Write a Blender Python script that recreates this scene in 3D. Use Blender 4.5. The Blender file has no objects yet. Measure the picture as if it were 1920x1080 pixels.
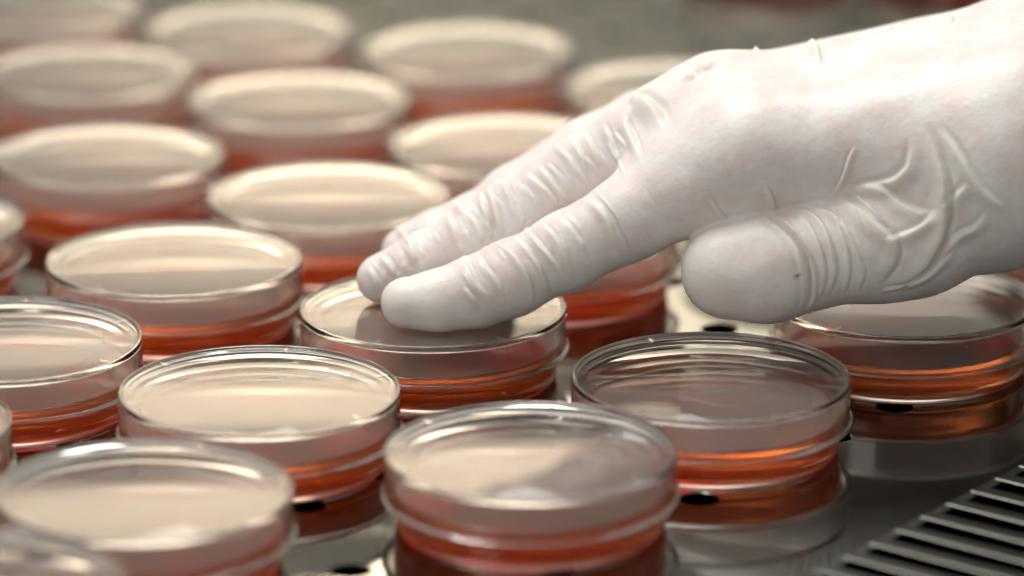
import bpy, bmesh, math, random
import numpy as np
from mathutils import Vector, Matrix

# ----------------------------------------------------------------- units
MM = 0.001
R = math.radians
sc = bpy.context.scene

# ----------------------------------------------------------------- camera
F_PX = 8192.06                      # focal length in pixels of a 1920 wide picture
PITCH = R(17.44976)
CAM_Y, CAM_Z = -900.0, 314.532      # millimetres
cam_data = bpy.data.cameras.new('camera')
cam = bpy.data.objects.new('camera', cam_data)
sc.collection.objects.link(cam)
cam.location = (0, CAM_Y * MM, CAM_Z * MM)
cam.rotation_euler = (math.pi / 2 - PITCH, 0, 0)
cam_data.sensor_width = 36.0
cam_data.lens = F_PX / 1920 * 36.0
cam_data.clip_start = 0.05
cam_data.clip_end = 20
cam_data.dof.use_dof = True
cam_data.dof.focus_distance = 0.953
cam_data.dof.aperture_fstop = 6.6
cam_data.dof.aperture_blades = 0
sc.camera = cam

# ----------------------------------------------------------------- world
world = bpy.data.worlds.new('World')
sc.world = world
world.use_nodes = True
wn = world.node_tree.nodes
wn['Background'].inputs['Color'].default_value = (1.0, 0.97, 0.94, 1)
wn['Background'].inputs['Strength'].default_value = 0.35


def area(name, loc, target, sx, sy, power, color, spread=180):
    d = bpy.data.lights.new(name, 'AREA')
    d.shape = 'RECTANGLE'
    d.size, d.size_y = sx * MM, sy * MM
    d.energy = power
    d.color = color
    d.spread = R(spread)
    o = bpy.data.objects.new(name, d)
    sc.collection.objects.link(o)
    o.location = Vector(loc) * MM
    v = (Vector(target) - Vector(loc))
    o.rotation_euler = v.to_track_quat('-Z', 'Y').to_euler()
    return o


# the cabinet's lamp: a long tube fitting above
area('cabinet_lamp', (-160, 200, 760), (20, 30, 0), 700, 240, 5.1, (1.0, 0.985, 0.95))
area('panel_fill', (-20, 535, 312), (-20, 660, 216), 420, 34, 0.70, (1.0, 0.93, 0.83), 78)  # added unseen light, brightens the rear panel that the lids mirror
area('panel_warm_fill', (-60, 560, 312), (-60, 660, 226), 90, 40, 0.75, (1.0, 0.82, 0.58), 100)  # added unseen warm pool on the panel, for the cream lid reflections
area('room_lamp', (-700, -900, 700), (0, 0, 20), 500, 500, 1.7, (1.0, 0.97, 0.93))

sc.view_settings.view_transform = 'Standard'
sc.view_settings.look = 'None'
sc.view_settings.exposure = 0.25
sc.view_settings.gamma = 1.0
cy = sc.cycles
cy.max_bounces = 28
cy.transmission_bounces = 28
cy.glossy_bounces = 10
cy.diffuse_bounces = 4
cy.transparent_max_bounces = 16
cy.volume_bounces = 0
cy.caustics_reflective = True
cy.caustics_refractive = True
cy.blur_glossy = 0.3
cy.sample_clamp_indirect = 6.0
cy.use_denoising = True


# ----------------------------------------------------------------- helpers
def px3(px, py, Y):
    """point (mm) on the viewing ray of a photo pixel at world depth Y"""
    c, s = math.cos(PITCH), math.sin(PITCH)
    u = (px - 960) / F_PX
    w = -(py - 540) / F_PX
    d = (u, c + w * s, -s + w * c)
    t = (Y - CAM_Y) / d[1]
    return np.array([d[0] * t, Y, CAM_Z + d[2] * t])


def proj(P):
    c, s = math.cos(PITCH), math.sin(PITCH)
    x = P[:, 0]
    y = P[:, 1] - CAM_Y
    z = P[:, 2] - CAM_Z
    d = y * c - z * s
    u = y * s + z * c
    return 960 + F_PX * x / d, 540 - F_PX * u / d, d


def tag(o, label=None, cat=None, group=None, kind=None):
    if label: o['label'] = label
    if cat: o['category'] = cat
    if group: o['group'] = group
    if kind: o['kind'] = kind
    return o


def link_mesh(name, verts, faces, mat, parent=None, smooth=True):
    me = bpy.data.meshes.new(name)
    me.from_pydata([tuple(v) for v in verts], [], faces)
    me.validate()
    bm = bmesh.new(); bm.from_mesh(me)
    bmesh.ops.recalc_face_normals(bm, faces=bm.faces)
    bm.to_mesh(me); bm.free()
    me.materials.append(mat)
    if smooth:
        me.polygons.foreach_set('use_smooth', [True] * len(me.polygons))
    o = bpy.data.objects.new(name, me)
    sc.collection.objects.link(o)
    if parent: o.parent = parent
    return o


def empty(name, loc_mm=(0, 0, 0), rz=0.0):
    o = bpy.data.objects.new(name, None)
    o.empty_display_size = 0.01
    sc.collection.objects.link(o)
    o.location = Vector(loc_mm) * MM
    o.rotation_euler = (0, 0, rz)
    return o


def round_profile(pts, rad, n=3):
    """closed polygon in (r,z) with rounded corners; points on the axis stay sharp"""
    out = []
    N = len(pts)
    for i, p in enumerate(pts):
        p = np.array(p, float)
        rr = rad[i] if isinstance(rad, (list, tuple)) else rad
        if p[0] < 1e-6 or rr <= 0:
            out.append(tuple(p)); continue
        a = np.array(pts[i - 1], float) - p
        b = np.array(pts[(i + 1) % N], float) - p
        la, lb = np.linalg.norm(a), np.linalg.norm(b)
        q = min(rr, la * .45, lb * .45)
        A = p + a / la * q
        B = p + b / lb * q
        for k in range(n + 1):
            t = k / n
            out.append(tuple((1 - t) ** 2 * A + 2 * t * (1 - t) * p + t * t * B))
    return out


def lathe(name, prof, mat, parent, seg=160):
    """revolve an open profile that starts and ends on the axis"""
    verts, faces, rings = [], [], []
    for r, z in prof:
        if r < 1e-6:
            verts.append((0, 0, z * MM)); rings.append([len(verts) - 1])
        else:
            st = len(verts)
            for k in range(seg):
                a = 2 * math.pi * k / seg
                verts.append((r * math.cos(a) * MM, r * math.sin(a) * MM, z * MM))
            rings.append(list(range(st, st + seg)))
    for A, B in zip(rings[:-1], rings[1:]):
        if len(A) == 1 and len(B) == 1: continue
        for k in range(seg):
            k2 = (k + 1) % seg
            if len(A) == 1: faces.append((A[0], B[k], B[k2]))
            elif len(B) == 1: faces.append((A[k], B[0], A[k2]))
            else: faces.append((A[k], B[k], B[k2], A[k2]))
    return link_mesh(name, verts, faces, mat, parent)


# ----------------------------------------------------------------- materials
def new_mat(name):
    m = bpy.data.materials.new(name)
    m.use_nodes = True
    return m, m.node_tree, m.node_tree.nodes['Principled BSDF']


def plastic_mat(name='clear_polystyrene', rough=0.03):
    m, nt, b = new_mat(name)
    b.inputs['Base Color'].default_value = (0.985, 0.975, 0.965, 1)
    b.inputs['Roughness'].default_value = rough
    b.inputs['IOR'].default_value = 1.50
    b.inputs['Transmission Weight'].default_value = 1.0
    tc = nt.nodes.new('ShaderNodeTexCoord')
    n = nt.nodes.new('ShaderNodeTexNoise'); n.inputs['Scale'].default_value = 90; n.inputs['Detail'].default_value = 2
    bp = nt.nodes.new('ShaderNodeBump'); bp.inputs['Strength'].default_value = 0.06; bp.inputs['Distance'].default_value = 0.0004
    nt.links.new(tc.outputs['Object'], n.inputs['Vector'])
    nt.links.new(n.outputs['Fac'], bp.inputs['Height'])
    nt.links.new(bp.outputs['Normal'], b.inputs['Normal'])
    return m


def agar_mat(name, mixf, rough, ior, face=False):
    m, nt, b = new_mat(name)
    b.inputs['Base Color'].default_value = (1.0, 0.93, 0.86, 1)
    b.inputs['Roughness'].default_value = rough
    b.inputs['IOR'].default_value = ior
    b.inputs['Transmission Weight'].default_value = 1.0
    d = nt.nodes.new('ShaderNodeBsdfTranslucent'); d.inputs['Color'].default_value = (0.98, 0.26, 0.025, 1)
    d2 = nt.nodes.new('ShaderNodeBsdfDiffuse'); d2.inputs['Color'].default_value = (0.95, 0.22, 0.02, 1)
    if face:                                       # reflection of the misted lid, put into the top's paler colour
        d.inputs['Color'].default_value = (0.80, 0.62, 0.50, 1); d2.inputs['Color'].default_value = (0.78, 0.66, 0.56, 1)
    mx0 = nt.nodes.new('ShaderNodeMixShader'); mx0.inputs[0].default_value = 0.5
    mx = nt.nodes.new('ShaderNodeMixShader'); mx.inputs[0].default_value = mixf
    out = nt.nodes['Material Output']
    nt.links.new(d.outputs[0], mx0.inputs[1]); nt.links.new(d2.outputs[0], mx0.inputs[2])
    nt.links.new(b.outputs[0], mx.inputs[1]); nt.links.new(mx0.outputs[0], mx.inputs[2])
    nt.links.new(mx.outputs[0], out.inputs['Surface'])
    va = nt.nodes.new('ShaderNodeVolumeAbsorption')
    va.inputs['Color'].default_value = (0.992, 0.53, 0.03, 1)
    va.inputs['Density'].default_value = 54
    nt.links.new(va.outputs[0], out.inputs['Volume'])
    return m


def fog_mat():
    m, nt, b = new_mat('condensation')
    out = nt.nodes['Material Output']
    tc = nt.nodes.new('ShaderNodeTexCoord')
    n = nt.nodes.new('ShaderNodeTexNoise'); n.inputs['Scale'].default_value = 40; n.inputs['Detail'].default_value = 4
    nt.links.new(tc.outputs['Object'], n.inputs['Vector'])
    mr = nt.nodes.new('ShaderNodeMapRange'); mr.inputs['To Min'].default_value = 0.30; mr.inputs['To Max'].default_value = 0.52
    nt.links.new(n.outputs['Fac'], mr.inputs['Value'])
    t = nt.nodes.new('ShaderNodeBsdfTransparent')
    d = nt.nodes.new('ShaderNodeBsdfDiffuse'); d.inputs['Color'].default_value = (0.70, 0.60, 0.48, 1)
    tr = nt.nodes.new('ShaderNodeBsdfTranslucent'); tr.inputs['Color'].default_value = (0.80, 0.72, 0.60, 1)
    m0 = nt.nodes.new('ShaderNodeMixShader'); m0.inputs[0].default_value = 0.62
    m1 = nt.nodes.new('ShaderNodeMixShader')
    nt.links.new(d.outputs[0], m0.inputs[1]); nt.links.new(tr.outputs[0], m0.inputs[2])
    nt.links.new(mr.outputs[0], m1.inputs[0]); nt.links.new(t.outputs[0], m1.inputs[1]); nt.links.new(m0.outputs[0], m1.inputs[2])
    nt.links.new(m1.outputs[0], out.inputs['Surface'])
    return m


def steel_mat(name='polished_steel', lo=0.02, hi=0.06):
    m, nt, b = new_mat(name)
    b.inputs['Metallic'].default_value = 1.0
    tc = nt.nodes.new('ShaderNodeTexCoord')
    n = nt.nodes.new('ShaderNodeTexNoise'); n.inputs['Scale'].default_value = 14; n.inputs['Detail'].default_value = 5
    nt.links.new(tc.outputs['Object'], n.inputs['Vector'])
    cr = nt.nodes.new('ShaderNodeMapRange')
    cr.inputs['To Min'].default_value = lo; cr.inputs['To Max'].default_value = hi
    nt.links.new(n.outputs['Fac'], cr.inputs['Value'])
    mp = nt.nodes.new('ShaderNodeMapping'); mp.inputs['Rotation'].default_value = (0, 0, R(-37.6)); mp.inputs['Scale'].default_value = (12, 1400, 1)
    nb = nt.nodes.new('ShaderNodeTexNoise'); nb.inputs['Scale'].default_value = 1.0; nb.inputs['Detail'].default_value = 3
    nt.links.new(tc.outputs['Object'], mp.inputs['Vector']); nt.links.new(mp.outputs[0], nb.inputs['Vector'])
    ad = nt.nodes.new('ShaderNodeMath'); ad.operation = 'MULTIPLY_ADD'; ad.inputs[1].default_value = 0.05
    nt.links.new(nb.outputs['Fac'], ad.inputs[0]); nt.links.new(cr.outputs[0], ad.inputs[2])
    nt.links.new(ad.outputs[0], b.inputs['Roughness'])
    mx = nt.nodes.new('ShaderNodeMix'); mx.data_type = 'RGBA'
    mx.inputs[6].default_value = (0.185, 0.19, 0.172, 1); mx.inputs[7].default_value = (0.235, 0.24, 0.215, 1)
    nt.links.new(n.outputs['Fac'], mx.inputs[0])
    nt.links.new(mx.outputs[2], b.inputs['Base Color'])
    return m


def flat_mat(name, col, rough=0.6, metallic=0.0):
    m, nt, b = new_mat(name)
    tc = nt.nodes.new('ShaderNodeTexCoord')
    n = nt.nodes.new('ShaderNodeTexNoise'); n.inputs['Scale'].default_value = 6; n.inputs['Detail'].default_value = 3
    nt.links.new(tc.outputs['Object'], n.inputs['Vector'])
    mx = nt.nodes.new('ShaderNodeMix'); mx.data_type = 'RGBA'
    mx.inputs[6].default_value = (*[c * .93 for c in col], 1); mx.inputs[7].default_value = (*col, 1)
    nt.links.new(n.outputs['Fac'], mx.inputs[0]); nt.links.new(mx.outputs[2], b.inputs['Base Color'])
    b.inputs['Roughness'].default_value = rough
    b.inputs['Metallic'].default_value = metallic
    return m


def latex_mat():
    m, nt, b = new_mat('white_latex')
    tc = nt.nodes.new('ShaderNodeTexCoord')
    # tight latex lets the skin's pink through, loose folds are creamier
    at = nt.nodes.new('ShaderNodeAttribute'); at.attribute_name = 'fold'
    n1 = nt.nodes.new('ShaderNodeTexNoise'); n1.inputs['Scale'].default_value = 130; n1.inputs['Detail'].default_value = 6; n1.inputs['Roughness'].default_value = 0.65
    n2 = nt.nodes.new('ShaderNodeTexNoise'); n2.inputs['Scale'].default_value = 550; n2.inputs['Detail'].default_value = 2
    for n in (n1, n2): nt.links.new(tc.outputs['Object'], n.inputs['Vector'])
    mx = nt.nodes.new('ShaderNodeMix'); mx.data_type = 'RGBA'
    mx.inputs[6].default_value = (0.79, 0.69, 0.655, 1); mx.inputs[7].default_value = (0.84, 0.82, 0.785, 1)
    rp = nt.nodes.new('ShaderNodeMapRange'); rp.inputs['From Min'].default_value = 0.36; rp.inputs['From Max'].default_value = 0.62
    nt.links.new(n1.outputs['Fac'], rp.inputs['Value']); nt.links.new(rp.outputs[0], mx.inputs[0])
    m2 = nt.nodes.new('ShaderNodeMix'); m2.data_type = 'RGBA'
    m2.inputs[7].default_value = (0.83, 0.81, 0.73, 1)
    nt.links.new(at.outputs['Fac'], m2.inputs[0]); nt.links.new(mx.outputs[2], m2.inputs[6])
    a2 = nt.nodes.new('ShaderNodeAttribute'); a2.attribute_name = 'mark'
    m3 = nt.nodes.new('ShaderNodeMix'); m3.data_type = 'RGBA'
    m3.inputs[7].default_value = (0.16, 0.15, 0.16, 1)
    nt.links.new(a2.outputs['Fac'], m3.inputs[0]); nt.links.new(m2.outputs[2], m3.inputs[6])
    nt.links.new(m3.outputs[2], b.inputs['Base Color'])
    b.inputs['Roughness'].default_value = 0.42
    b.inputs['Specular IOR Level'].default_value = 0.45
    b.inputs['Subsurface Weight'].default_value = 0.5
    b.inputs['Subsurface Radius'].default_value = (1.0, 0.5, 0.35)
    b.inputs['Subsurface Scale'].default_value = 0.0032
    bp = nt.nodes.new('ShaderNodeBump'); bp.inputs['Strength'].default_value = 0.7; bp.inputs['Distance'].default_value = 0.0002
    nt.links.new(n2.outputs['Fac'], bp.inputs['Height']); nt.links.new(bp.outputs['Normal'], b.inputs['Normal'])
    return m


M_PLASTIC = plastic_mat()
M_FROST = plastic_mat('frosted_polystyrene', 0.15)
M_AGAR = agar_mat('orange_agar_flank', 0.10, 0.03, 1.37 / 1.50)
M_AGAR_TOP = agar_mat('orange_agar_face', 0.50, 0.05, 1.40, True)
M_FOG = fog_mat()
M_STEEL = steel_mat()
M_GRILLE = steel_mat('brushed_steel', 0.17, 0.26)
M_WALL = flat_mat('rear_panel_paint', (0.56, 0.52, 0.455), 0.7)
M_UPPER = flat_mat('upper_wall_dimmed', (0.36, 0.345, 0.32), 0.6)  # light falling off above the bright band, put into a darker wall colour
M_LOWER = flat_mat('lower_wall_dimmed', (0.27, 0.265, 0.24), 0.7)  # weaker light low on the wall, put into its colour
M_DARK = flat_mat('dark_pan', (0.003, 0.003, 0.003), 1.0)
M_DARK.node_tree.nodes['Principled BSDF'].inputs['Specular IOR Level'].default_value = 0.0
M_LATEX = latex_mat()

# ================================================================= SETTING
# The perforated steel worktop: rows run along e1, the grille slots along e2
E1 = np.array([0.61, 0.7924]); E2 = np.array([0.7924, -0.61])
PU, PV = 24.9, 31.3
TH = 0.8                                  # sheet thickness


def uv2xy(u, v):
    return E1 * u + E2 * v


def build_worktop():
    V, Fc = [], []

    def vert(u, v, z):
        p = uv2xy(u, v)
        V.append((p[0] * MM, p[1] * MM, z * MM)); return len(V) - 1

    def quad(pts, z=0):
        Fc.append([vert(u, v, z) for u, v in pts])

    NS = 40
    HR = 4.1
    for i in range(-24, 30):
        for j in range(-16, 3):
            v0 = -3.5 + PV * j
            u0 = 9.4 + PU * i + 0.05 * v0
            uL, uH = u0 - PU / 2, u0 + PU / 2
            sh = 0.05 * PV / 2
            far = (abs(uv2xy(u0, v0)[0]) > 330)
            if far:
                quad([(uL - sh, v0 - PV / 2), (uH - sh, v0 - PV / 2), (uH + sh, v0 + PV / 2), (uL + sh, v0 + PV / 2)])
                continue
            ring_o, ring_t, ring_i, ring_b = [], [], [], []
            for k in range(NS):
                a = 2 * math.pi * k / NS
                c, s = math.cos(a), math.sin(a)
                m = max(abs(c), abs(s))
                pv = s / m * PV / 2
                pu = c / m * PU / 2
                ring_o.append(vert(u0 + pu + 0.05 * pv, v0 + pv, 0))
                ring_t.append(vert(u0 + c * (HR + .3), v0 + s * (HR + .3), 0))
                ring_i.append(vert(u0 + c * HR, v0 + s * HR, -.25))
                ring_b.append(vert(u0 + c * HR, v0 + s * HR, -TH))
            for k in range(NS):
                k2 = (k + 1) % NS
                for A, B in ((ring_o, ring_t), (ring_t, ring_i), (ring_i, ring_b)):
                    Fc.append([A[k], A[k2], B[k2], B[k]])
    # plain strip between the holes and the grille
    vA = -3.5 + PV * 2.5
    vS = 101.3
    sA = 0.05 * vA + 9.4
    quad([(sA - PU * 24.5, vA), (sA + PU * 29.5, vA), (sA + PU * 29.5, vS), (sA - PU * 24.5, vS)])
    nplain = len(Fc)
    # the grille: bars with rounded shoulders between slots 4 mm wide
    pitch = 9.72
    vE = 210
    for k in range(-34, 40):
        uc = 42.6 + 0.0 + pitch * k               # slot centre
        # bar above this slot runs uc+2 .. uc+pitch-2
        a, b = uc + 2.8, uc + pitch - 2.8
        prof = [(a, -0.22), (a, -.06), (a + .08, 0), (b - .08, 0), (b, -.06), (b, -0.22)]
        idx = [[vert(u, v, z) for u, z in prof] for v in (vS, vE)]
        for q in range(len(prof) - 1):
            Fc.append([idx[0][q], idx[0][q + 1], idx[1][q + 1], idx[1][q]])
        # the slot's chamfered head
        h0 = [vert(uc - 2.8, vS, 0), vert(uc + 2.8, vS, 0), vert(uc + 2.6, vS + 1.6, -.5), vert(uc - 2.6, vS + 1.6, -.5)]
        Fc.append(h0)
        h1 = [h0[3], h0[2], vert(uc + 2.6, vS + 1.6, -.7), vert(uc - 2.6, vS + 1.6, -.7)]
        Fc.append(h1)
    quad([(42.6 - pitch * 36, vE), (42.6 + pitch * 42, vE), (42.6 + pitch * 42, vE + 160), (42.6 - pitch * 36, vE + 160)])
    me = bpy.data.meshes.new('worktop')
    me.from_pydata(V, [], Fc)
    me.materials.append(M_STEEL); me.materials.append(M_GRILLE)
    for k, p in enumerate(me.polygons):
        if k >= nplain: p.material_index = 1
    o = bpy.data.objects.new('worktop', me)
    sc.collection.objects.link(o)
    bm = bmesh.new(); bm.from_mesh(me)
    bmesh.ops.remove_doubles(bm, verts=bm.verts, dist=0.00001)
    bm.normal_update()
    for f in bm.faces:
        if f.normal.z < -0.01: f.normal_flip()
    bm.to_mesh(me); bm.free()
    o.location = (0, 2.2 * MM, -0.7 * MM)
    return tag(o, kind='structure')


build_worktop()


def box_obj(name, lo, hi, mat):
    x0, y0, z0 = lo; x1, y1, z1 = hi
    v = [(x * MM, y * MM, z * MM) for x in (x0, x1) for y in (y0, y1) for z in (z0, z1)]
    f = [(0, 1, 3, 2), (4, 6, 7, 5), (0, 4, 5, 1), (2, 3, 7, 6), (0, 2, 6, 4), (1, 5, 7, 3)]
    return link_mesh(name, v, f, mat, smooth=False)


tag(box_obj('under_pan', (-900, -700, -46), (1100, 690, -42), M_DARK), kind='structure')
tag(box_obj('lower_rear_wall', (-900, 657, -42), (1100, 680, 158), M_LOWER), kind='structure')
tag(box_obj('rear_wall', (-900, 660, 158.5), (1100, 680, 274), M_WALL), kind='structure')
tag(box_obj('upper_rear_wall', (-900, 656, 274.5), (1100, 680, 900), M_UPPER), kind='structure')

# ================================================================= DISHES
LID = [(0, 15.35), (29.0, 15.35), (29.15, 15.9), (29.9, 15.9), (30.0, 7.1), (30.7, 6.9), (30.7, 6.2),
       (29.4, 6.2), (29.4, 14.4), (0, 14.5)]
TZ = -0.7
LID_R = [0, .2, .25, .4, .4, .3, .3, .2, .35, 0]
BASE = [(0, .8), (25.6, .8), (25.9, .6), (26.1, -.65), (27.1, -.65), (27.9, .9), (28.3, 8.3), (27.45, 8.3), (27.25, 7.6)]
BASE_R = [0, .4, .3, .4, .3, .4, .35, .35, 0]


def dish_proto():
    root = empty('petri_dish')
    bo = lathe('base', round_profile(BASE, BASE_R), M_PLASTIC, root)
    if bo.data.polygons[0].normal.z > 0: bo.data.flip_normals()     # open where the medium touches the plastic
    prof = [(0, 2.0), (26.6, 2.0), (27.1, 2.15), (27.25, 2.6), (27.25, 7.6)]
    for k in range(1, 13):                         # convex medium, low meniscus at the wall
        t = k / 12
        r = 27.25 * math.cos(t * math.pi / 2)
        prof.append((r if k < 12 else 0, 7.6 + 1.5 * (1 - (r / 27.25) ** 4) if k < 12 else 9.1))
    ag = lathe('agar', prof, M_AGAR, root)
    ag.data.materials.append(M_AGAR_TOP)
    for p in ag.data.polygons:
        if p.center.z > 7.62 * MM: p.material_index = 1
    lid = lathe('lid', round_profile(LID, LID_R), M_PLASTIC, root)
    lid.data.materials.append(M_FROST)             # the inner skirt is dull with moisture
    for p in lid.data.polygons:
        c = p.center
        if math.hypot(c.x, c.y) < 29.5 * MM and 6.4 * MM < c.z < 14.3 * MM: p.material_index = 1
    # film of condensation under the lid's crown
    vs = [(0, 0, 14.35 * MM)]; fs = []
    rs = [6, 12, 18, 23, 27.9]
    for q, rr in enumerate(rs):
        for k in range(96):
            a = 2 * math.pi * k / 96
            wob = 1 + (0.012 * math.sin(3 * a + 1) + 0.010 * math.sin(7 * a) + .006 * math.sin(17 * a)) * q / 4
            vs.append((rr * wob * math.cos(a) * MM, rr * wob * math.sin(a) * MM, 14.35 * MM))
    for k in range(96):
        k2 = (k + 1) % 96
        fs.append((0, 1 + k, 1 + k2))
        for q in range(len(rs) - 1):
            fs.append((1 + q * 96 + k, 1 + (q + 1) * 96 + k, 1 + (q + 1) * 96 + k2, 1 + q * 96 + k2))
    link_mesh('condensation', vs, fs, M_FOG, lid)
    for k in range(6):
        a = k * math.pi / 3
        bm = bmesh.new()
        for (r0, r1, w, z0, z1) in ((26.2, 28.9, .32, 15.37, 15.66), (30.02, 30.22, .45, 12.9, 15.2)):
            M = Matrix.Rotation(a, 4, 'Z') @ Matrix.Translation(((r0 + r1) / 2 * MM, 0, (z0 + z1) / 2 * MM)) @ \
                Matrix.Diagonal(((r1 - r0) * MM, 2 * w * MM, (z1 - z0) * MM, 1))
            bmesh.ops.create_cube(bm, size=1, matrix=M)
        bmesh.ops.bevel(bm, geom=bm.edges[:], offset=0.00009, segments=2, affect='EDGES')
        me = bpy.data.meshes.new('stacking_tab'); bm.to_mesh(me); bm.free()
        me.materials.append(M_PLASTIC)
        t = bpy.data.objects.new('stacking_tab', me)
        sc.collection.objects.link(t)
        t.parent = lid
    return root


def copy_tree(o, parent=None):
    c = o.copy()
    sc.collection.objects.link(c)
    c.parent = parent
    for ch in [x for x in o.children]:
        copy_tree(ch, c)
    return c


# x, y (mm), turn (deg), label
DISHES = [
    (-17.7, 36.3, 4, 'petri dish of orange medium that the two front gloved fingertips press on'),
    (42.6, -12.0, -4, 'petri dish just in front of the thumb, its lid dull grey from the hand above'),
    (3.8, -59.1, 20, 'slightly blurred petri dish at the front edge, directly in front of the dish being touched'),
    (-53.7, -21.1, 21, 'petri dish with the brightest cream lid, just left in front of the dish being touched'),
    (-78.7, 73.7, -3, 'sharp petri dish with a dark crescent at its left rim, left of the fingertips'),
    (88.9, 43.3, 53, 'petri dish with dark brown lid under the palm at the right edge'),
    (-111.4, 13.9, 9, 'petri dish with grey lid cut by the left edge, left of the brightest lid'),
    (-73.6, -82.3, 28, 'large blurred petri dish in the bottom left, left of the front centre dish'),
    (-44.8, 127.3, 41, 'petri dish directly behind the fingertips, its right rim hidden by the ring finger'),
    (-102.6, 163.8, 5, 'blurred petri dish near the left edge, behind the dish with the dark crescent'),
    (-56.3, 218.3, 22, 'blurred petri dish in the fourth row, behind the one that touches the ring finger'),
    (-12.4, 270.1, 50, 'hazy petri dish standing last in its row before the bare olive worktop, top centre'),
    (-1.7, 173.4, 14, 'cream lidded blurred petri dish whose right half is hidden by the little finger'),
    (-73.7, 293.0, 36, 'very blurred petri dish cut by the top edge, left of the bare worktop'),
    (-114.6, 247.3, 17, 'very blurred petri dish at the left edge, third from the top of the leftmost row'),
    (9.5, 98.5, 26, 'petri dish partly seen under the index finger, left of the thumb tip'),
    (72.4, 149.0, 8, 'petri dish almost wholly hidden behind the hand, a spot of orange left of the thumb'),
    (143.5, 99.0, 31, 'petri dish behind the wrist at the right edge, only a corner of orange showing'),
    (43.1, 230.4, 44, 'hazy cream petri dish just above the knuckles, farthest one on the right'),
    (-134.5, 318.9, 2, 'very blurred petri dish in the top left corner'),
    (-147.1, 104.3, 19, 'narrow sliver of a petri dish at the left edge, left of the dark crescent dish'),
    (-134.0, -42.6, 38, 'small sliver of a petri dish at the left edge, above the large bottom left dish'),
    (-102.3, -135.5, 11, 'strongly blurred petri dish lid filling the bottom left corner'),
    (82.0, 444.0, 7, 'very blurred petri dish at the top edge, only its red base showing above the hand'),
    (141.0, 434.0, 27, 'very blurred petri dish in the top right corner, its orange base above the wrist'),
]
# where the film of condensation sits under each lid: offset x, y (mm), size
FOG = {0: (.3, 0, 1.0), 1: None, 2: (2.0, -3.4, .86), 3: (.6, -.2, .99), 4: (2.4, 0.2, .92), 5: None,
       6: (-3.2, -1.0, .89), 7: (1.2, -.6, .96), 8: (1.5, -.3, .95), 9: (1, 0, .97), 10: (1, 0, .97), 15: None}
proto = dish_proto()
for i, (x, y, rz, lab) in enumerate(DISHES):
    o = proto if i == 0 else copy_tree(proto)
    o.location = (x * MM, y * MM, 0.00002)
    o.rotation_euler = (0, 0, R(rz))
    lid = [c for c in o.children if c.name.startswith('lid')][0]
    lr = i * 23 % 60 if i > 5 else 0                # the stacking tabs of the sharp dishes keep their measured turn
    lid.rotation_euler = (R((i * 31 % 11 - 5) * .06), R((i * 17 % 11 - 5) * .06), R(lr))
    fog = [c for c in lid.children if c.name.startswith('condensation')][0]
    fo = FOG.get(i, (0.2 + (i * 37 % 10) * .08, (i * 53 % 10) * .1 - .5, .98))
    if fo is None:
        if i: bpy.data.objects.remove(fog)
    else:
        c_, s_ = math.cos(R(-rz - lr)), math.sin(R(-rz - lr))
        fog.location = ((fo[0] * c_ - fo[1] * s_) * MM, (fo[0] * s_ + fo[1] * c_) * MM, 0)
        fog.scale = (fo[2], fo[2], 1)
    tag(o, lab, 'petri dish', 'petri dishes set out on the steel worktop')


# ================================================================= HAND
def smin(a, b, k):
    h = np.clip(0.5 + 0.5 * (b - a) / k, 0, 1)
    return b + (a - b) * h - k * h * (1 - h)


def round_cone(P, a, b, r1, r2):
    ba = b - a
    l2 = float(ba @ ba)
    rr = r1 - r2
    a2 = l2 - rr * rr
    il2 = 1.0 / l2
    pa = P - a
    y = pa @ ba
    z = y - l2
    x2 = np.sum((pa * l2 - y[:, None] * ba) ** 2, 1)
    y2 = y * y * l2
    z2 = z * z * l2
    k = math.copysign(1, rr) * rr * rr * x2
    d = (np.sqrt(x2 * a2 * il2) + y * rr) * il2 - r1
    m1 = np.sign(z) * a2 * z2 > k
    d = np.where(m1, np.sqrt(x2 + z2) * il2 - r2, d)
    m2 = np.sign(y) * a2 * y2 < k
    d = np.where(m2 & ~m1, np.sqrt(x2 + y2) * il2 - r1, d)
    return d


def chain(P, pts, k=2.5):
    d = None
    for (p, r), (q, s) in zip(pts[:-1], pts[1:]):
        c = round_cone(P, p, q, r, s)
        d = c if d is None else smin(d, c, k)
    return d


def C(*L):
    return [(px3(a, b, Y), r) for a, b, Y, r in L]


INDEX = C((762, 567, 22, 5.7), (822, 566, 22, 6.6), (890, 548, 23, 7.6), (960, 521, 24, 8.2), (1060, 472, 25, 8.4),
          (1180, 408, 26, 9.2), (1290, 352, 27, 10.4), (1400, 295, 28, 12))
MIDDLE = C((714, 522, 41, 5.5), (785, 497, 42, 6.6), (880, 456, 43, 7.7), (962, 405, 44, 8.0), (1093, 325, 45, 8.2),
           (1195, 262, 46, 9), (1350, 212, 48, 11.5))
RING = C((757, 468, 60, 5.0), (820, 446, 60.5, 6.2), (885, 425, 61, 7), (965, 372, 62, 7.4), (1100, 286, 63, 7.6),
         (1330, 202, 66, 10))
LITTLE = C((1022, 312, 78, 5.2), (1110, 270, 79, 6.3), (1200, 229, 80, 7), (1330, 203, 82, 9.0))
THUMB = C((1370, 506, 18, 11.0), (1440, 500, 18, 11.9), (1530, 476, 19, 11.6), (1610, 456, 20, 11.6),
          (1700, 428, 22, 13), (1890, 315, 26, 19))
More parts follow.
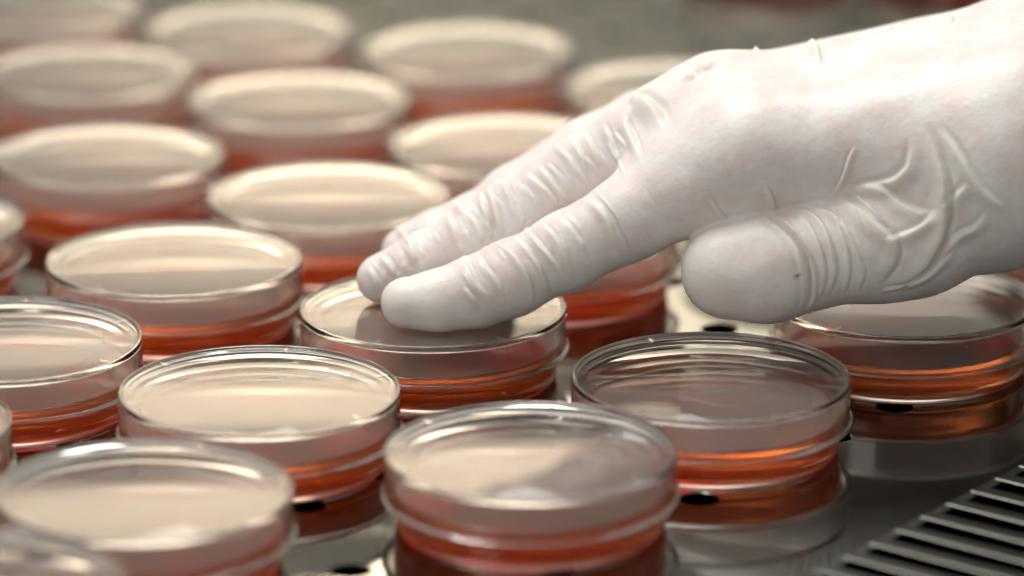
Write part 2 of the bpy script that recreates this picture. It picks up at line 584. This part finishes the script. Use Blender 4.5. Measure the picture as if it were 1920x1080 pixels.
PALM = [C((1255, 338, 30, 8.5), (1400, 290, 28, 12)), C((1250, 236, 47, 9.0), (1350, 216, 48, 11.5)),
        C((1225, 300, 38, 7.0), (1400, 250, 38, 12)),
        C((1400, 290, 28, 12), (1900, 255, 28, 20), (2080, 215, 36, 21)),
        C((1350, 212, 48, 11.5), (1930, 155, 46, 18.5), (2080, 190, 46, 22)),
        C((1335, 200, 66, 10), (1930, 122, 62, 15.5), (2080, 165, 56, 21)),
        C((1330, 203, 82, 9), (1930, 135, 74, 15), (2080, 170, 66, 19)),
        C((1620, 330, 32, 9), (1890, 312, 30, 19), (2080, 225, 40, 22)),
        [(np.array(a, float), b) for a, b in (((62, 82, 50), 9.5), ((96, 84, 43), 13), ((140, 82, 42), 17), ((190, 72, 52), 19))],
        C((2080, 195, 48, 25), (2500, 160, 50, 29), (3000, 120, 52, 34))]


def sdf_block(P):
    f = None
    for ch in (INDEX, MIDDLE, RING, LITTLE):
        d = chain(P, ch)
        f = d if f is None else smin(f, d, 0.9)
    p = None
    for ch in PALM:
        d = chain(P, ch, 4)
        p = d if p is None else smin(p, d, 9)
    h = smin(f, p, 5)
    h = smin(h, chain(P, THUMB[:5], 3), 1.2)
    return smin(h, chain(P, THUMB[4:], 3), 12)


def sdf(P):
    out = np.empty(len(P))
    for s in range(0, len(P), 200000):
        out[s:s + 200000] = sdf_block(P[s:s + 200000])
    return out


def grad(P, e=0.05):
    g = np.stack([sdf(P + np.eye(3)[i] * e) - sdf(P - np.eye(3)[i] * e) for i in range(3)], 1)
    return g / np.maximum(np.linalg.norm(g, axis=1), 1e-9)[:, None]


def surface_nets(lo, hi, h):
    n = [int((b - a) / h) + 1 for a, b in zip(lo, hi)]
    # coarse pass keeps only the blocks near the surface
    Fv = np.full(n, 5.0, np.float32)
    B = 8
    cs = [np.arange(0, m, B) for m in n]
    G = np.stack(np.meshgrid(*cs, indexing='ij'), -1).reshape(-1, 3)
    cen = np.array(lo) + (G + (B - 1) / 2) * h
    dc = sdf(cen)
    rad = (B / 2 + 1) * h * 1.75
    for g, d in zip(G, dc):
        e = [min(g[i] + B, n[i]) for i in range(3)]
        sl = tuple(slice(g[i], e[i]) for i in range(3))
        if d > rad: continue
        if d < -rad: Fv[sl] = -5; continue
        ax = [np.arange(g[i], e[i]) for i in range(3)]
        Q = np.stack(np.meshgrid(*ax, indexing='ij'), -1)
        Fv[sl] = sdf_block(np.array(lo) + Q.reshape(-1, 3) * h).reshape(Q.shape[:3])
    I = Fv < 0
    m = [k - 1 for k in n]
    cnt = np.zeros(m, np.uint8)
    acc = np.zeros(m + [3], np.float32)
    corners = [(a, b, c) for a in (0, 1) for b in (0, 1) for c in (0, 1)]
    sub = lambda A, c: A[c[0]:c[0] + m[0], c[1]:c[1] + m[1], c[2]:c[2] + m[2]]
    for c in corners:
        for ax in range(3):
            if c[ax]: continue
            d = list(c); d[ax] = 1
            fa, fb = sub(Fv, c), sub(Fv, d)
            x = (fa < 0) != (fb < 0)
            t = np.where(x, fa / np.where(x, fa - fb, 1), 0)
            for k in range(3):
                acc[..., k] += np.where(x, c[k] + (t if k == ax else 0), 0)
            cnt += x
    act = cnt > 0
    idx = np.full(m, -1, np.int64)
    idx[act] = np.arange(act.sum())
    pos = np.argwhere(act) + acc[act] / cnt[act][:, None]
    V = np.array(lo) + pos * h
    faces = []
    for ax in range(3):
        o1, o2 = [(1, 2), (2, 0), (0, 1)][ax]
        A = [slice(1, -1)] * 3; A[ax] = slice(0, -1)
        Bs = [slice(1, -1)] * 3; Bs[ax] = slice(1, None)
        a, b = I[tuple(A)], I[tuple(Bs)]
        for val in (True, False):
            e = np.argwhere((a != b) & (a == val))
            off = np.array([1, 1, 1]); off[ax] = 0
            e = e + off
            def cell(d1, d2):
                q = e.copy(); q[:, o1] += d1; q[:, o2] += d2
                return idx[q[:, 0], q[:, 1], q[:, 2]]
            qd = np.stack([cell(-1, -1), cell(0, -1), cell(0, 0), cell(-1, 0)], 1)
            faces.append(qd if val else qd[:, ::-1])
    faces = np.concatenate(faces)
    faces = faces[(faces >= 0).all(1)]
    return V, faces


# wrinkles of the glove: (height mm, width mm, picture-space trace that is dropped on to the surface)
WR = [
    # thumb
    (-1.3, .7, [(1442, 405), (1474, 424), (1504, 462), (1520, 504), (1523, 551), (1512, 580)]),
    (.30, 1.6, [(1410, 415), (1450, 440), (1478, 480), (1490, 530), (1485, 585)]),
    (.55, .8, [(1475, 391), (1514, 396), (1541, 420), (1561, 471), (1566, 509), (1553, 552)]),
    (.40, .7, [(1500, 400), (1522, 430), (1540, 475), (1545, 520), (1535, 565)]),
    (.55, .8, [(1520, 385), (1555, 398), (1584, 425), (1600, 460), (1613, 490), (1619, 513), (1608, 545)]),
    (.40, .7, [(1560, 392), (1575, 430), (1588, 470), (1592, 510), (1582, 550)]),
    (.95, 1.1, [(1553, 367), (1580, 377), (1615, 397), (1642, 424), (1669, 447), (1679, 471), (1669, 502), (1642, 537)]),
    (.5, .8, [(1600, 365), (1628, 388), (1650, 415), (1664, 438)]),
    (.8, 1.2, [(1612, 350), (1650, 356), (1673, 371), (1698, 390), (1730, 404), (1755, 400)]),
    (.75, 1.1, [(1590, 362), (1630, 350), (1672, 340), (1700, 318), (1710, 290), (1712, 255)]),
    (1.3, 1.3, [(1725, 235), (1742, 262), (1759, 300), (1771, 342), (1771, 381), (1767, 428), (1751, 471), (1728, 502), (1689, 533), (1650, 548)]),
    (.7, 1.0, [(1762, 240), (1798, 288), (1821, 327), (1845, 362), (1885, 395)]),
    (.5, .55, [(1561, 366), (1580, 334), (1592, 296), (1603, 276)]),
    (.55, 1.2, [(1660, 452), (1700, 440), (1735, 420), (1762, 392)]),
    (.5, 1.2, [(1758, 486), (1798, 443), (1829, 428), (1852, 400)]),
    (.4, 1.3, [(1774, 392), (1790, 373), (1818, 345)]),
    (.4, 1.0, [(1650, 545), (1700, 535), (1740, 515), (1795, 468)]),
    # index
    (.55, .6, [(1433, 350), (1445, 368), (1453, 398)]),
    (.40, .6, [(1329, 373), (1344, 391), (1359, 414)]),
    (-.35, .5, [(1110, 358), (1147, 400), (1164, 431), (1178, 458), (1184, 492)]),
    (.35, .9, [(1095, 368), (1130, 400), (1150, 440), (1165, 490)]),
    (.55, .8, [(960, 440), (987, 467), (1009, 498), (1022, 533), (1030, 560)]),
    (.45, .8, [(985, 430), (1018, 467), (1044, 498), (1062, 530)]),
    (.35, .8, [(1013, 420), (1040, 444), (1067, 498), (1075, 520)]),
    (.5, .8, [(933, 455), (960, 476), (982, 507), (996, 540), (1000, 570)]),
    (.75, .9, [(864, 480), (880, 511), (893, 538), (910, 556)]),
    (.4, .8, [(868, 538), (889, 560), (900, 580)]),
    (.35, .8, [(892, 471), (907, 498), (925, 520), (940, 550)]),
    (.25, .8, [(1045, 405), (1080, 440), (1098, 480), (1105, 510)]),
    # middle
    (.95, .8, [(1166, 215), (1182, 249), (1193, 276), (1199, 298)]),
    (2.0, 1.7, [(1178, 192), (1195, 182), (1213, 194), (1231, 213), (1240, 244)]),
    (.5, .8, [(1044, 272), (1071, 302), (1084, 330)]),
    (.5, .8, [(1070, 258), (1090, 290), (1102, 320)]),
    (.5, .8, [(1095, 248), (1111, 276), (1124, 310)]),
    (.35, .9, [(1130, 232), (1145, 262), (1158, 298)]),
    (.5, .9, [(985, 325), (1018, 351), (1040, 373), (1053, 392)]),
    (.5, .8, [(1009, 310), (1040, 347), (1066, 375)]),
    (.65, .7, [(900, 360), (916, 409), (922, 458)]),
    (.5, .8, [(858, 390), (889, 413), (902, 440), (905, 462)]),
    (.55, .8, [(916, 350), (933, 400), (944, 446)]),
    (.45, .8, [(945, 340), (960, 380), (972, 420)]),
    (.6, .9, [(765, 445), (776, 470), (783, 495)]),
    (.4, .9, [(715, 478), (735, 500), (745, 520)]),
    (.4, .9, [(838, 400), (853, 430), (858, 455)]),
    (.35, .9, [(690, 500), (705, 520), (712, 545)]),
    # ring
    (.6, .9, [(745, 425), (760, 440), (768, 455)]),
    (.6, .9, [(850, 375), (865, 392), (870, 400)]),
    (.5, .9, [(925, 330), (938, 345)]),
    # back of the hand
    (.9, .8, [(1508, 66), (1526, 79), (1534, 98), (1537, 120)]),
    (.8, .9, [(1412, 80), (1420, 92)]),
    (.8, .9, [(1325, 116), (1333, 130)]),
    (.8, 1.0, [(1293, 134), (1303, 148)]),
    (.5, 1.0, [(1664, 50), (1672, 62)]),
    (.5, 1.0, [(1778, 32), (1788, 42)]),
]


# fine creases across the fingers: (count, centre line start, end, half width px)
rw = random.Random(5)
for cnt, (xa, ya), (xb, yb), hw, amp in ((11, (860, 550), (1095, 455), 60, .22), (4, (1100, 452), (1260, 372), 66, .12),
                                         (9, (700, 515), (800, 488), 38, .2), (8, (850, 462), (1010, 380), 52, .24),
                                         (11, (1010, 380), (1180, 270), 56, .24), (14, (1480, 490), (1660, 440), 84, .2),
                                         (10, (760, 470), (1000, 350), 40, .2)):
    for _k in range(cnt):
        t = (_k + rw.random()) / cnt
        cx_, cy_ = xa + (xb - xa) * t, ya + (yb - ya) * t
        L_ = math.hypot(xb - xa, yb - ya); ax_, ay_ = (xb - xa) / L_, (yb - ya) / L_
        o0 = rw.uniform(-1, -.1); o1 = o0 + rw.uniform(.5, 1.2); o1 = min(o1, .9)
        sk = rw.uniform(-.02, .14)
        pl_ = []
        for q in (0, .33, .67, 1):
            o_ = (o0 + (o1 - o0) * q) * hw
            bow = (1 - (o_ / hw) ** 2) * 9 + sk * o_
            pl_.append((cx_ - ay_ * o_ + ax_ * (bow - 5), cy_ + ax_ * o_ + ay_ * (bow - 5)))
        WR.append((amp * rw.uniform(.4, 1.1), rw.uniform(.45, .8), pl_))


def resample(pl, step=3.0):
    pl = np.array(pl, float)
    # Catmull-Rom through the traced points
    P = np.vstack([2 * pl[0] - pl[1], pl, 2 * pl[-1] - pl[-2]])
    out = []
    for i in range(1, len(P) - 2):
        n = max(2, int(np.linalg.norm(P[i + 1] - P[i]) / step))
        for t in np.linspace(0, 1, n, endpoint=False):
            out.append(0.5 * ((2 * P[i]) + (-P[i - 1] + P[i + 1]) * t + (2 * P[i - 1] - 5 * P[i] + 4 * P[i + 1] - P[i + 2]) * t * t
                              + (-P[i - 1] + 3 * P[i] - 3 * P[i + 1] + P[i + 2]) * t ** 3))
    out.append(pl[-1])
    return np.array(out)


def build_glove(parent):
    V, Fq = surface_nets((-42, -2, 12), (262, 104, 108), 0.66)
    for _ in range(2):
        V = V - sdf(V)[:, None] * grad(V)
    me = bpy.data.meshes.new('tmp'); me.from_pydata(V.tolist(), [], Fq.tolist()); me.update()
    t = bpy.data.objects.new('tmp', me); sc.collection.objects.link(t)
    md = t.modifiers.new('s', 'SUBSURF'); md.levels = 1; md.render_levels = 1
    dg = bpy.context.evaluated_depsgraph_get()
    me2 = bpy.data.meshes.new_from_object(t.evaluated_get(dg))
    bpy.data.objects.remove(t); bpy.data.meshes.remove(me)
    n = len(me2.vertices)
    co = np.empty(n * 3, np.float32); me2.vertices.foreach_get('co', co)
    P = co.reshape(-1, 3).astype(float)
    vis = P[:, 0] < 150
    d = np.zeros(n); fold = np.zeros(n)
    N = grad(P)
    P = P - sdf(P)[:, None] * N
    X, Y, D = proj(P)
    view = np.array([0, CAM_Y, CAM_Z]) - P
    view /= np.linalg.norm(view, axis=1)[:, None]
    facing = (N * view).sum(1)
    for A, w, pl in WR:
        w = w * (.84 if A > .6 else .68)
        q = resample(pl)
        pts = []
        for x, y in q:
            for rr in (3, 6, 12):
                c = np.nonzero((np.abs(X - x) < rr) & (np.abs(Y - y) < rr) & (facing > -.1))[0]
                if len(c): break
            if not len(c): continue
            dm = D[c].min()
            c = c[D[c] < dm + 2.0]
            k = c[np.argmin((X[c] - x) ** 2 + (Y[c] - y) ** 2)]
            pts.append(P[k])
        if len(pts) < 2: continue
        pts = np.array(pts)
        for _ in range(8):
            pts[1:-1] = (pts[:-2] + 2 * pts[1:-1] + pts[2:]) / 4
        box = ((P > pts.min(0) - 4 * w - 1) & (P < pts.max(0) + 4 * w + 1)).all(1)
        ii = np.nonzero(box)[0]
        best = np.full(len(ii), 1e9); par = np.zeros(len(ii)); sd = np.zeros(len(ii))
        m = len(pts) - 1
        for k in range(m):
            a, b = pts[k], pts[k + 1]
            ab = b - a; L = ab @ ab + 1e-9
            tt = np.clip(((P[ii] - a) @ ab) / L, 0, 1)
            rel = P[ii] - (a + tt[:, None] * ab)
            dd = np.linalg.norm(rel, axis=1)
            side = np.sign((np.cross(ab, rel) * N[ii]).sum(1))
            u = dd < best
            best[u] = dd[u]; par[u] = ((k + tt) / m)[u]; sd[u] = side[u]
        env = np.clip(np.sin(np.pi * np.clip(par, 0.0, 1.0)), 0, 1) ** (1.15 if A > .6 else .8)
        s = best * sd
        wl = np.where(s < 0, (2.3 if A > .6 else 1.9) * w, .72 * w)              # one flank gentle, one steep, as slack latex lies
        ridge = np.exp(-(s / wl) ** 2) - (.85 if A > .6 else .55) * np.exp(-((s - 1.35 * w) / (w * .62)) ** 2) - .12 * np.exp(-((s + 3.4 * w) / (w * 1.6)) ** 2)
        d[ii] += (1.1 if A > .7 else 1.6) * A * env * ridge
        if A > 0: fold[ii] = np.maximum(fold[ii], env * np.exp(-(s / (1.3 * w)) ** 2) * min(1, A * 1.1))
    tipd = np.linalg.norm(P - px3(765, 560, 20), axis=1)
    fold = np.maximum(fold, .75 * np.clip(1.6 - tipd / 9, 0, 1))          # thick latex at the tip
    tipt = np.linalg.norm(P - px3(1300, 520, 12), axis=1)
    fold = np.maximum(fold, .6 * np.clip(1.5 - tipt / 8, 0, 1))
    c = np.nonzero((np.abs(X - 1498) < 4) & (np.abs(Y - 519) < 4))[0]
    mk = P[c[np.argmin(D[c])]]
    rel = P - mk
    mark = np.exp(-((rel[:, 0] / .75) ** 2 + ((rel[:, 2] - .25 * rel[:, 0]) / .32) ** 2 + (rel[:, 1] / 2) ** 2))
    # slack in the latex: low, slow undulation
    d += 0.12 * np.sin(P[:, 0] * .31 + 1.3 * np.sin(P[:, 2] * .23)) * np.sin(P[:, 1] * .25 + P[:, 2] * .3)
    P = P + N * d[:, None]
    P[:, 2] = np.where((P[:, 0] < 20) & (P[:, 2] < 16.0), 16.0, P[:, 2])    # finger pads pressed flat on the lid
    me2.vertices.foreach_set('co', (P * MM).astype(np.float32).ravel())
    at = me2.attributes.new('fold', 'FLOAT', 'POINT'); at.data.foreach_set('value', fold.astype(np.float32))
    at = me2.attributes.new('mark', 'FLOAT', 'POINT'); at.data.foreach_set('value', mark.astype(np.float32))
    me2.polygons.foreach_set('use_smooth', [True] * len(me2.polygons))
    me2.materials.clear(); me2.materials.append(M_LATEX)
    me2.update()
    me2.name = 'glove'
    o = bpy.data.objects.new('glove', me2); sc.collection.objects.link(o)
    o.parent = parent
    return o


person = empty('person')
tag(person, 'hand in wrinkled white latex glove reaching from the right, fingertips pressed on a dish lid', 'person')
build_glove(person)


def build_sleeve(parent):
    """the cuff of a white lab coat, further up the forearm"""
    mat = flat_mat('white_cotton', (0.72, 0.72, 0.70), 0.85)
    st = [(216, 46, 60, 36), (224, 46, 60, 38), (262, 47, 62, 40), (330, 48, 66, 43), (420, 50, 70, 47), (520, 52, 76, 52)]
    V, Fc, n = [], [], 72
    for sgn, pts in ((0, st), (1, st[::-1])):
        for x, y, z, rr in pts:
            for k in range(n):
                a = 2 * math.pi * k / n
                q = rr - 1.2 * sgn + 1.1 * math.sin(5 * a + x * .03) + .7 * math.sin(9 * a - x * .05)
                V.append(((x + 2 * math.sin(3 * a)) * MM, (y + q * math.cos(a)) * MM, (z + 3 + q * .9 * math.sin(a)) * MM))
    m = len(st) * 2
    for i in range(m):
        for k in range(n):
            j = (i + 1) % m
            Fc.append((i * n + k, i * n + (k + 1) % n, j * n + (k + 1) % n, j * n + k))
    link_mesh('coat_sleeve', V, Fc, mat, parent)


build_sleeve(person)
